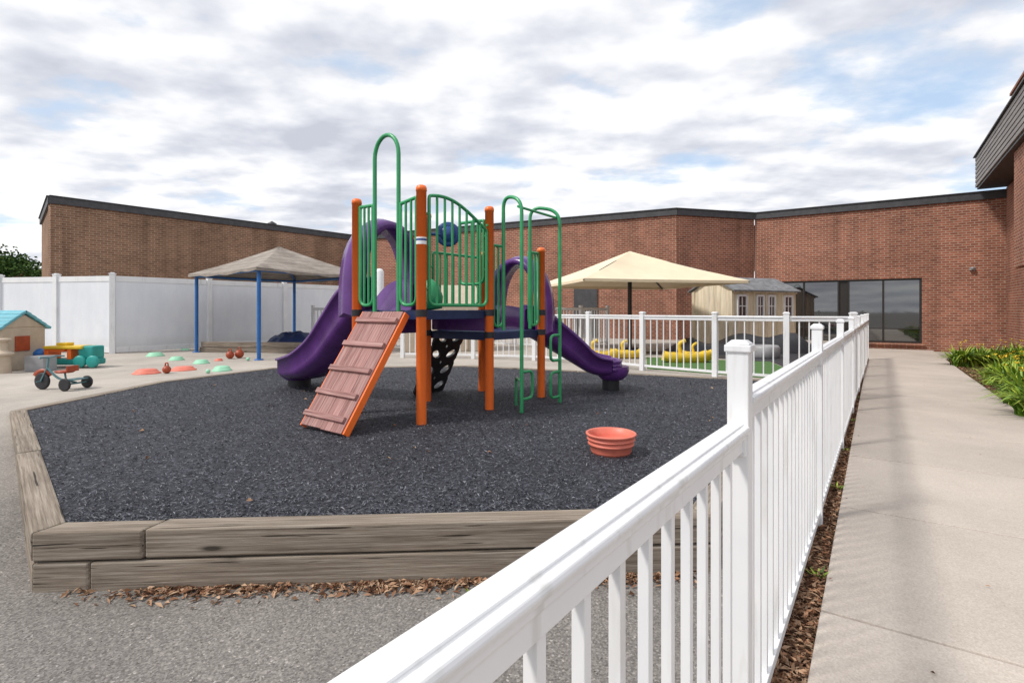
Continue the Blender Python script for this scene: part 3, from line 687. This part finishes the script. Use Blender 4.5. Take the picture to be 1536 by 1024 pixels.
m=MB(); m.box((bx_-.5,by-.1,gg+.14),(.35,.35,.22)); m.lathe((bx_-.5,by-.1,gg+.25),[(.12,0),(.14,.05),(.05,.12),(0,.13)],14); m.obj('blue_block',M_blue,TT,bevel=.03)
PH=empty('toy_playhouse'); hx,hy=-9.75,10.1
m=MB()
for (x,y,sx,sy,z0,z1) in ((-.42,0,.08,.9,0,.8),(.42,0,.08,.9,0,.8),(-.25,-.45,.30,.06,0,.8),(.32,-.45,.16,.06,0,.8),(.07,-.45,.38,.06,.62,.8),(0,.45,.8,.06,0,.8)):
    m.box((hx+x,hy+y,gg+(z0+z1)/2),(sx,sy,z1-z0))
for s_ in (-.42,.42): m.add([(hx+s_-.04,hy-.45,gg+.8),(hx+s_-.04,hy+.45,gg+.8),(hx+s_-.04,hy,gg+1.05),(hx+s_+.04,hy-.45,gg+.8),(hx+s_+.04,hy+.45,gg+.8),(hx+s_+.04,hy,gg+1.05)],[(0,1,2),(3,5,4),(0,3,4,1),(1,4,5,2),(2,5,3,0)])
m.prism([(hx-.55,hy-.55),(hx+.55,hy-.55),(hx+.55,hy-.35),(hx-.55,hy-.35)],gg,gg+.05)
m.lathe((hx+.62,hy-.6,gg),[(.12,0),(.12,.3),(.16,.32),(.16,.36),(.07,.40),(.07,.55),(.12,.58),(.12,.62),(0,.63)],14)
m.obj('walls',M_beige,PH,bevel=.015)
m=MB(); 
for s in (-1,1):
    for k in range(5):
        y0=s*(.54-.11*k); z=.77+.068*k; m.box((hx,hy+y0-s*.055,gg+z+.035),(1.0,.14,.05),ax=(1,0,0),ay=(0,1,-.5*s),az=(0,.5*s,1))
m.obj('roof',paint('sky_blue_plastic',(.14,.42,.50),.45),PH,bevel=.01)
m=MB(); m.box((hx-.25,hy-.49,gg+.5),(.2,.03,.26)); m.box((hx+.07,hy-.47,gg+.3),(.32,.03,.55)); m.box((hx+.95,hy-.2,gg+.14),(.35,.3,.28)); m.obj('door_and_shutters',M_grey,PH,bevel=.01)
m=MB(); m.box((hx+.47,hy-.05,gg+.5),(.02,.3,.28)); m.obj('side_window',M_red,PH,bevel=.005)
def dome(x,y,r,h,m_,nm='stepping_stone'):
    m=MB(); m.lathe((x,y,gz(x,y)),[(r,0),(r,.012),(r*.92,h*.3),(r*.86,h*.35),(r*.72,h*.85),(r*.6,h),(0,h*1.02)],24); m.obj(nm,m_)
def at(u,v,z=.27): D=(1.4-z)*795/(v-465); return ((u-768)/795*D,D)
for u,v,rr,hh,mm in ((220,560,.22,.08,M_coral),(233,534,.20,.09,M_mint),(275,555,.22,.07,M_coral),(333,556,.17,.09,M_mint),(302,545,.16,.08,M_mint),(265,540,.16,.08,M_mint),(278,525,.12,.05,M_mint),(328,541,.09,.05,M_coral)):
    x,y=at(u,v); dome(x,y,rr,hh,mm)
def balltoy(u,v,r):
    x,y=at(u,v); m=MB(); z=gz(x,y); m.lathe((x,y,z),[(0,0)]+[(r*math.sin(math.pi*k/10),r-r*math.cos(math.pi*k/10)) for k in range(1,10)]+[(0,2*r)],18); m.tube(fillet([(x-r*.4,y,z+2*r*.9),(x-r*.3,y,z+2*r+.05),(x+r*.3,y,z+2*r+.05),(x+r*.4,y,z+2*r*.9)],.04),.012,6); m.obj('hopper_ball',M_red)
balltoy(345,538,.09); balltoy(359,537,.10); balltoy(250,560,.07)
for u,v in ((312,560),(372,541)):
    x,y=at(u,v); m=MB(); r=.04; m.lathe((x,y,gz(x,y)),[(0,0)]+[(r*math.sin(math.pi*k/8),r-r*math.cos(math.pi*k/8)) for k in range(1,8)]+[(0,2*r)],12); m.obj('small_ball',M_mint)

# ------------------------------------------------------------ umbrella
UM=empty('shade_umbrella'); c=Vector((3.4,15.3,0)); m=MB(); m.tube([(c.x,c.y,.2),(c.x,c.y,3.05)],.06,14); m.box((c.x,c.y,.3),(.4,.4,.04))
aX=Vector((.97,.22,0)).normalized();aY=Vector((-.22,.97,0)).normalized(); h=2.25; ze=2.12; zp=3.10
K=[c-aX*h-aY*h,c+aX*h-aY*h,c+aX*h+aY*h,c-aX*h+aY*h]; K=[k+Vector((0,0,ze)) for k in K]; ap=c+Vector((0,0,zp))
for k in K: m.tube([k,ap-Vector((0,0,.05))],.02,6)
m.obj('pole_and_ribs',M_bronze,UM)
m=MB(); n=10
for i in range(4):
    a=K[i]+Vector((0,0,.04));b=K[(i+1)%4]+Vector((0,0,.04)); vs=[]
    for r_ in range(n+1):
        for s in range(n+1):
            f=r_/n;q=s/n; p=a.lerp(b,q); inw=(c+Vector((0,0,ze))-p); p=p+inw*.05*math.sin(math.pi*q); p=p.lerp(ap,f); vs.append(p+Vector((0,0,-.08*math.sin(math.pi*f)*math.sin(math.pi*q)-.03*math.sin(math.pi*f))))
    m.add(vs,[(r_*(n+1)+s,r_*(n+1)+s+1,(r_+1)*(n+1)+s+1,(r_+1)*(n+1)+s) for r_ in range(n) for s in range(n)],True)
    va=vs[:n+1]; vb=[p-Vector((0,0,.07)) for p in va]; m.add(va+vb,[(s,s+1,n+2+s,n+1+s) for s in range(n)])
m.obj('canopy',M_tanfab,UM)

# ------------------------------------------------------------ shed
SH=empty('wooden_shed'); K0=(6.47,15.5); M,_=frame(K0,(8.93,16.7),.27); Ls=2.75; Ws=1.6; he=1.72; hr=2.10
m=MB(); m.box((Ls/2,Ws/2,he/2),(Ls,Ws,he)); 
m.add([(0.001,0,he),(0.001,Ws,he),(0.001,Ws/2,hr),(Ls-.001,0,he),(Ls-.001,Ws,he),(Ls-.001,Ws/2,hr)],[(0,2,1),(3,4,5)]); m.obj('walls',M_shed,SH,M=M)
m=MB()
for s in (0,1):
    y0=-.12 if s==0 else Ws+.12; z0=he-.12*(hr-he)/(Ws/2); 
    m.add([(-.10,y0,z0+.02),(Ls+.10,y0,z0+.02),(Ls+.10,Ws/2,hr+.02),(-.10,Ws/2,hr+.02),(-.10,y0,z0+.06),(Ls+.10,y0,z0+.06),(Ls+.10,Ws/2,hr+.06),(-.10,Ws/2,hr+.06)],[(0,1,2,3),(4,5,6,7),(0,1,5,4),(3,2,6,7),(0,3,7,4),(1,2,6,5)])
m.obj('roof',M_shingle,SH,M=M)
m=MB(); g_=MB(); tr=MB()
for x in (.35,1.12,1.62,2.38):
    w=.32 if x in (.35,2.38) else .24
    g_.box((x,-.006,1.25),(w,.01,.55))
    m.box((x-w/2-.02,-.02,1.25),(.055,.04,.68));m.box((x+w/2+.02,-.02,1.25),(.055,.04,.68));m.box((x,-.022,1.565),(w,.044,.06));m.box((x,-.022,.935),(w,.044,.06));m.box((x,-.018,1.25),(.026,.02,.55));m.box((x,-.017,1.25),(w,.018,.026))
for x in (.86,1.37,1.89): tr.box((x,-.018,.86),(.03,.03,1.7))
tr.box((Ls/2,-.03,he-.05),(Ls,.05,.06)); tr.box((-.02,.06,.86),(.04,.1,1.7)); tr.box((-.02,Ws-.06,.86),(.04,.1,1.7))
m.obj('window_trim',M_white,SH,M=M); tr.obj('batten_trim',M_shed,SH,M=M); g_.obj('window_glass',M_glass,SH,M=M)

S2=empty('storage_shed'); M,_=frame((-2.9,14.2),(-.6,14.6),.27)
m=MB(); m.box((1.15,.8,.62),(2.3,1.6,1.24)); m.add([(0,0,1.24),(2.3,0,1.24),(2.3,1.6,1.24),(0,1.6,1.24),(.3,.8,1.85),(2.0,.8,1.85)],[(0,1,5,4),(1,2,5),(2,3,4,5),(3,0,4)]); m.box((.5,-.02,.6),(.06,.04,1.1));m.box((1.1,-.02,.6),(.06,.04,1.1)); m.box((1.7,-.02,.6),(.06,.04,1.1))
m.obj('shed_body',M_beige,S2,M=M,bevel=.02)
m=MB(); m.prism([(2.6,10.2),(4.2,8.8),(5.0,9.2),(5.6,11.5),(3.2,12.6)],.2,.284); m.obj('turf_patch',M_turf)
m=MB(); m.prism([(5.05,9.2),(5.6,9.2),(8.6,13.8),(6.4,15.2),(3.0,14.2),(5.65,11.5)],.2,.280); m.obj('safety_mat',M_dark)
m=MB(); vs=[];n=24
for j in range(9):
    for i in range(n+1):
        u=i/n;v=j/8; vs.append((4.0+u*4.4,13.2+v*1.3+u*.6,.27+(.42+.10*math.sin(u*17)+.08*math.sin(u*9+2))*math.sin(math.pi*v)**.6*min(1,6*u,6*(1-u))))
m.add(vs,[(j*(n+1)+i,j*(n+1)+i+1,(j+1)*(n+1)+i+1,(j+1)*(n+1)+i) for j in range(8) for i in range(n)],True)
m.obj('covered_pool',M_dark)
def rider(x,y,s=1,nm='ride_on_boat'):
    E=empty(nm); m=MB(); prof=[(-.16,.0),(-.12,-.09),(.12,-.09),(.16,0),(.17,.09),(.12,.10),(.08,.02),(-.08,.02),(-.12,.10),(-.17,.09)]
    m.sweep([(x-.45*s,y,.42),(x-.3*s,y,.38),(x,y+.02,.37),(x+.3*s,y,.38),(x+.45*s,y,.44)],[(a*s,b*s) for a,b in prof],scale=lambda f:(.3+.9*math.sin(math.pi*(f*.8+.1)),1))
    m.tube(fillet([(x-.1*s,y,.4),(x-.15*s,y,.4+.25*s),(x-.02*s,y,.4+.32*s)],.06),.04*s,8); m.obj('hull',M_yellow,E)
    m=MB(); m.box((x+.15*s,y,.43),(.22*s,.2*s,.08)); m.obj('seat',M_navy,E,bevel=.02)
rider(1.95,12.0,1.0); rider(2.7,12.4,.9); rider(3.75,11.4,1.1); rider(4.2,12.0,.8)
m=MB(); m.lathe((6.0,12.6,.27),[(.3,0),(.34,.05),(.34,.25),(.3,.3),(.2,.3),(.18,.1),(0,.1)],24); m.obj('sand_table',M_grey)

# ------------------------------------------------------------ vegetation
def tree(name,x,y,h,r,n=2600,leaf=.16,lm=None):
    E=empty(name); b=MB(); b.tube([(x,y,0),(x+.1,y,h*.3),(x-.05,y+.1,h*.6),(x,y,h*.85)],.16,8,r1=.04)
    cl=[]
    for k in range(13):
        a=random.random()*6.28; rr=r*random.uniform(.2,.85); zz=h*random.uniform(.42,.9); p=Vector((x+rr*math.cos(a),y+rr*math.sin(a),zz)); cl.append((p,random.uniform(.35,.6)*r))
        b.tube([(x,y,zz*.6),tuple((p+Vector((x,y,zz*.6)))/2+Vector((0,0,.1))),tuple(p)],.05,6,r1=.012)
    b.obj('trunk_and_limbs',M_bark,E); l=MB()
    for _ in range(n):
        p,rr=random.choice(cl); d=Vector((random.gauss(0,1),random.gauss(0,1),random.gauss(0,.8))).normalized()*rr*random.random()**.4
        q=p+d; a=Vector((random.gauss(0,1),random.gauss(0,1),random.gauss(0,1))).normalized()*leaf*random.uniform(.6,1.1); c=a.orthogonal().normalized()*leaf*.4
        l.add([q-a*.5,q+c*.6,q+a*.5,q-c*.6],[(0,1,2,3)])
    l.obj('foliage',lm or M_leaf,E)
tree('maple_tree',-23.4,24.0,4.3,1.8,5600,.22); tree('maple_tree',-27,26.5,4.8,2.1,5600,.24); tree('maple_tree',-21.6,23.3,4.0,1.2,3400,.18); tree('maple_tree',-24.6,23.0,3.7,1.7,4500,.2); tree('crabapple_tree',-20.4,21.5,2.9,.8,1600,.13,M_rleaf)
def daylily(x,y,s,z0=.014,nfl=5):
    E=empty('daylily_plant'); m=MB()
    for _ in range(240):
        a=random.random()*6.28; L=s*random.uniform(.55,1); lean=random.uniform(.25,1); b=Vector((x+random.gauss(0,.06)*s*2,y+random.gauss(0,.06)*s*2,z0)); d=Vector((math.cos(a),math.sin(a),0)); sd=Vector((-d.y,d.x,0)); w=.020*s*1.8; pts=[]
        for k in range(6):
            f=k/5; p=b+d*L*lean*f*(.35+.75*f)+Vector((0,0,L*(1.0*f-lean*.75*f*f*f))); ww=w*(1-f*f)+.001; pts+= [p-sd*ww,p+sd*ww]
        m.add(pts,[(2*k,2*k+1,2*k+3,2*k+2) for k in range(5)],True)
    m.obj('leaves',M_blade,E); f_=MB()
    for _ in range(nfl):
        p=Vector((x+random.gauss(0,.18)*s,y+random.gauss(0,.18)*s,z0+s*random.uniform(.65,.9)))
        for k in range(6):
            a=k*1.047+random.random(); d=Vector((math.cos(a),math.sin(a),.7)).normalized(); sd=Vector((-d.y,d.x,0))*.016; e=p+d*.055
            f_.add([p,p+d*.03-sd,e,p+d*.03+sd],[(0,1,2,3)])
    f_.obj('flowers',M_petal,E)
for u,v,s in ((1443,550,.72),(1470,548,.68),(1500,547,.68),(1500,578,.66),(1523,592,.72),(1545,610,.75),(1565,630,.72),(1520,563,.55),(1545,580,.7),(1528,546,.75),(1555,555,.75)):
    D=1.39*795/(v-465); daylily((u-768)/795*D,D,s)
def weed(x,y,z,s):
    m=MB()
    for _ in range(26):
        a=random.random()*6.28; d=Vector((math.cos(a),math.sin(a),random.uniform(.1,.9))).normalized(); sd=Vector((-math.sin(a),math.cos(a),0))*.008*s*10; p=Vector((x,y,z)); e=p+d*s*random.uniform(.5,1); mm=(p+e)/2
        m.add([p,mm-sd,e,mm+sd],[(0,1,2,3)])
    m.obj('weed_plant',M_blade)
for D in (2.75,4.1,5.2,6.6,8.3,9.9): 
    p=wl(-.252,D); weed(p.x-.05,p.y,.01,.07+.03*random.random())
weed(-.2,2.6,.0,.05); weed(.35,2.63,0,.05)

# ------------------------------------------------------------ world / sun
w=bpy.data.worlds.new('World'); S.world=w; w.use_nodes=True; t=w.node_tree; t.nodes.clear()
EL=50; AZ=-112
out=nd(t,'ShaderNodeOutputWorld'); sky=nd(t,'ShaderNodeTexSky',sky_type='NISHITA'); sky.sun_disc=False; sky.sun_elevation=math.radians(EL); sky.sun_rotation=math.radians(AZ%360)
b1=nd(t,'ShaderNodeBackground'); b1.inputs[1].default_value=.15; t.links.new(sky.outputs[0],b1.inputs[0])
tc=nd(t,'ShaderNodeTexCoord'); sx=nd(t,'ShaderNodeSeparateXYZ'); t.links.new(tc.outputs['Generated'],sx.inputs[0])
mz=nd(t,'ShaderNodeMath',operation='MAXIMUM'); t.links.new(sx.outputs[2],mz.inputs[0]); mz.inputs[1].default_value=0.0
az=nd(t,'ShaderNodeMath',operation='ADD'); t.links.new(mz.outputs[0],az.inputs[0]); az.inputs[1].default_value=.13
cb=nd(t,'ShaderNodeCombineXYZ')
for i in (0,1):
    d=nd(t,'ShaderNodeMath',operation='DIVIDE'); t.links.new(sx.outputs[i],d.inputs[0]); t.links.new(az.outputs[0],d.inputs[1]); t.links.new(d.outputs[0],cb.inputs[i])
def cm(off,scl=(1,1.2,1)):
    mp=nd(t,'ShaderNodeMapping'); mp.inputs['Location'].default_value=off; mp.inputs['Scale'].default_value=scl; mp.inputs['Rotation'].default_value=(0,0,.12); t.links.new(cb.outputs[0],mp.inputs[0]); return mp.outputs[0]
vA=cm((8.3,4.2,0)); vB=cm((8.3-.05,4.2-.15,0))
n1=noise(t,vA,1.6,8,.54); n1b=noise(t,vB,1.6,4,.5); n2=noise(t,vA,.5,3,.5)
df=nd(t,'ShaderNodeMath',operation='SUBTRACT'); t.links.new(n1,df.inputs[0]); t.links.new(n1b,df.inputs[1])
rl_=nd(t,'ShaderNodeMath',operation='MULTIPLY_ADD'); t.links.new(df.outputs[0],rl_.inputs[0]); rl_.inputs[1].default_value=1.35; rl_.inputs[2].default_value=.54
dn_=nd(t,'ShaderNodeMath',operation='SUBTRACT'); dn_.inputs[0].default_value=1.0; t.links.new(n2,dn_.inputs[1])
shade=mix(t,.45,rl_.outputs[0],dn_.outputs[0])
ccol=ramp(t,shade,[(.38,(.53,.555,.63)),(.47,(.68,.70,.76)),(.55,(.87,.88,.91)),(.63,(1.,1.,1.))])
dt=nd(t,'ShaderNodeVectorMath',operation='DISTANCE'); t.links.new(tc.outputs['Generated'],dt.inputs[0]); dt.inputs[1].default_value=(.63,.69,.36)
gp=ramp(t,dt.outputs['Value'],[(.0,.17),(.26,.0)])
nm=mix(t,.25,n1,n2)
sb_=nd(t,'ShaderNodeMath',operation='SUBTRACT'); t.links.new(nm,sb_.inputs[0]); t.links.new(gp,sb_.inputs[1])
cov=ramp(t,sb_.outputs[0],[(.34,.0),(.45,1.)])
ccol=mix(t,cov,(.62,.78,.98),ccol)
cov2=ramp(t,cov,[(.0,.55),(1.,1.)])
b2=nd(t,'ShaderNodeBackground'); b2.inputs[1].default_value=1.15; t.links.new(ccol,b2.inputs[0])
ms=nd(t,'ShaderNodeMixShader'); t.links.new(cov2,ms.inputs[0]); t.links.new(b1.outputs[0],ms.inputs[1]); t.links.new(b2.outputs[0],ms.inputs[2]); t.links.new(ms.outputs[0],out.inputs[0])
w.cycles.sampling_method='MANUAL'; w.cycles.sample_map_resolution=256
sl=bpy.data.lights.new('sun','SUN'); sl.energy=2.9; sl.angle=math.radians(8); sl.color=(1,.955,.89); so=bpy.data.objects.new('sun',sl); COL.objects.link(so)
el,az_=math.radians(EL),math.radians(AZ); sd=Vector((math.sin(az_)*math.cos(el),math.cos(az_)*math.cos(el),math.sin(el))); so.rotation_euler=sd.to_track_quat('Z','Y').to_euler(); so.location=sd*30
cam=bpy.data.cameras.new('camera'); co=bpy.data.objects.new('camera',cam); COL.objects.link(co); co.location=(0,0,1.4); co.rotation_euler=(math.pi/2,0,0)
cam.sensor_width=36; cam.lens=36*795/1536; cam.shift_y=-47/1536; cam.clip_start=.02; cam.clip_end=2000; S.camera=co
S.view_settings.view_transform='Standard'; S.view_settings.look='None'; S.view_settings.exposure=0
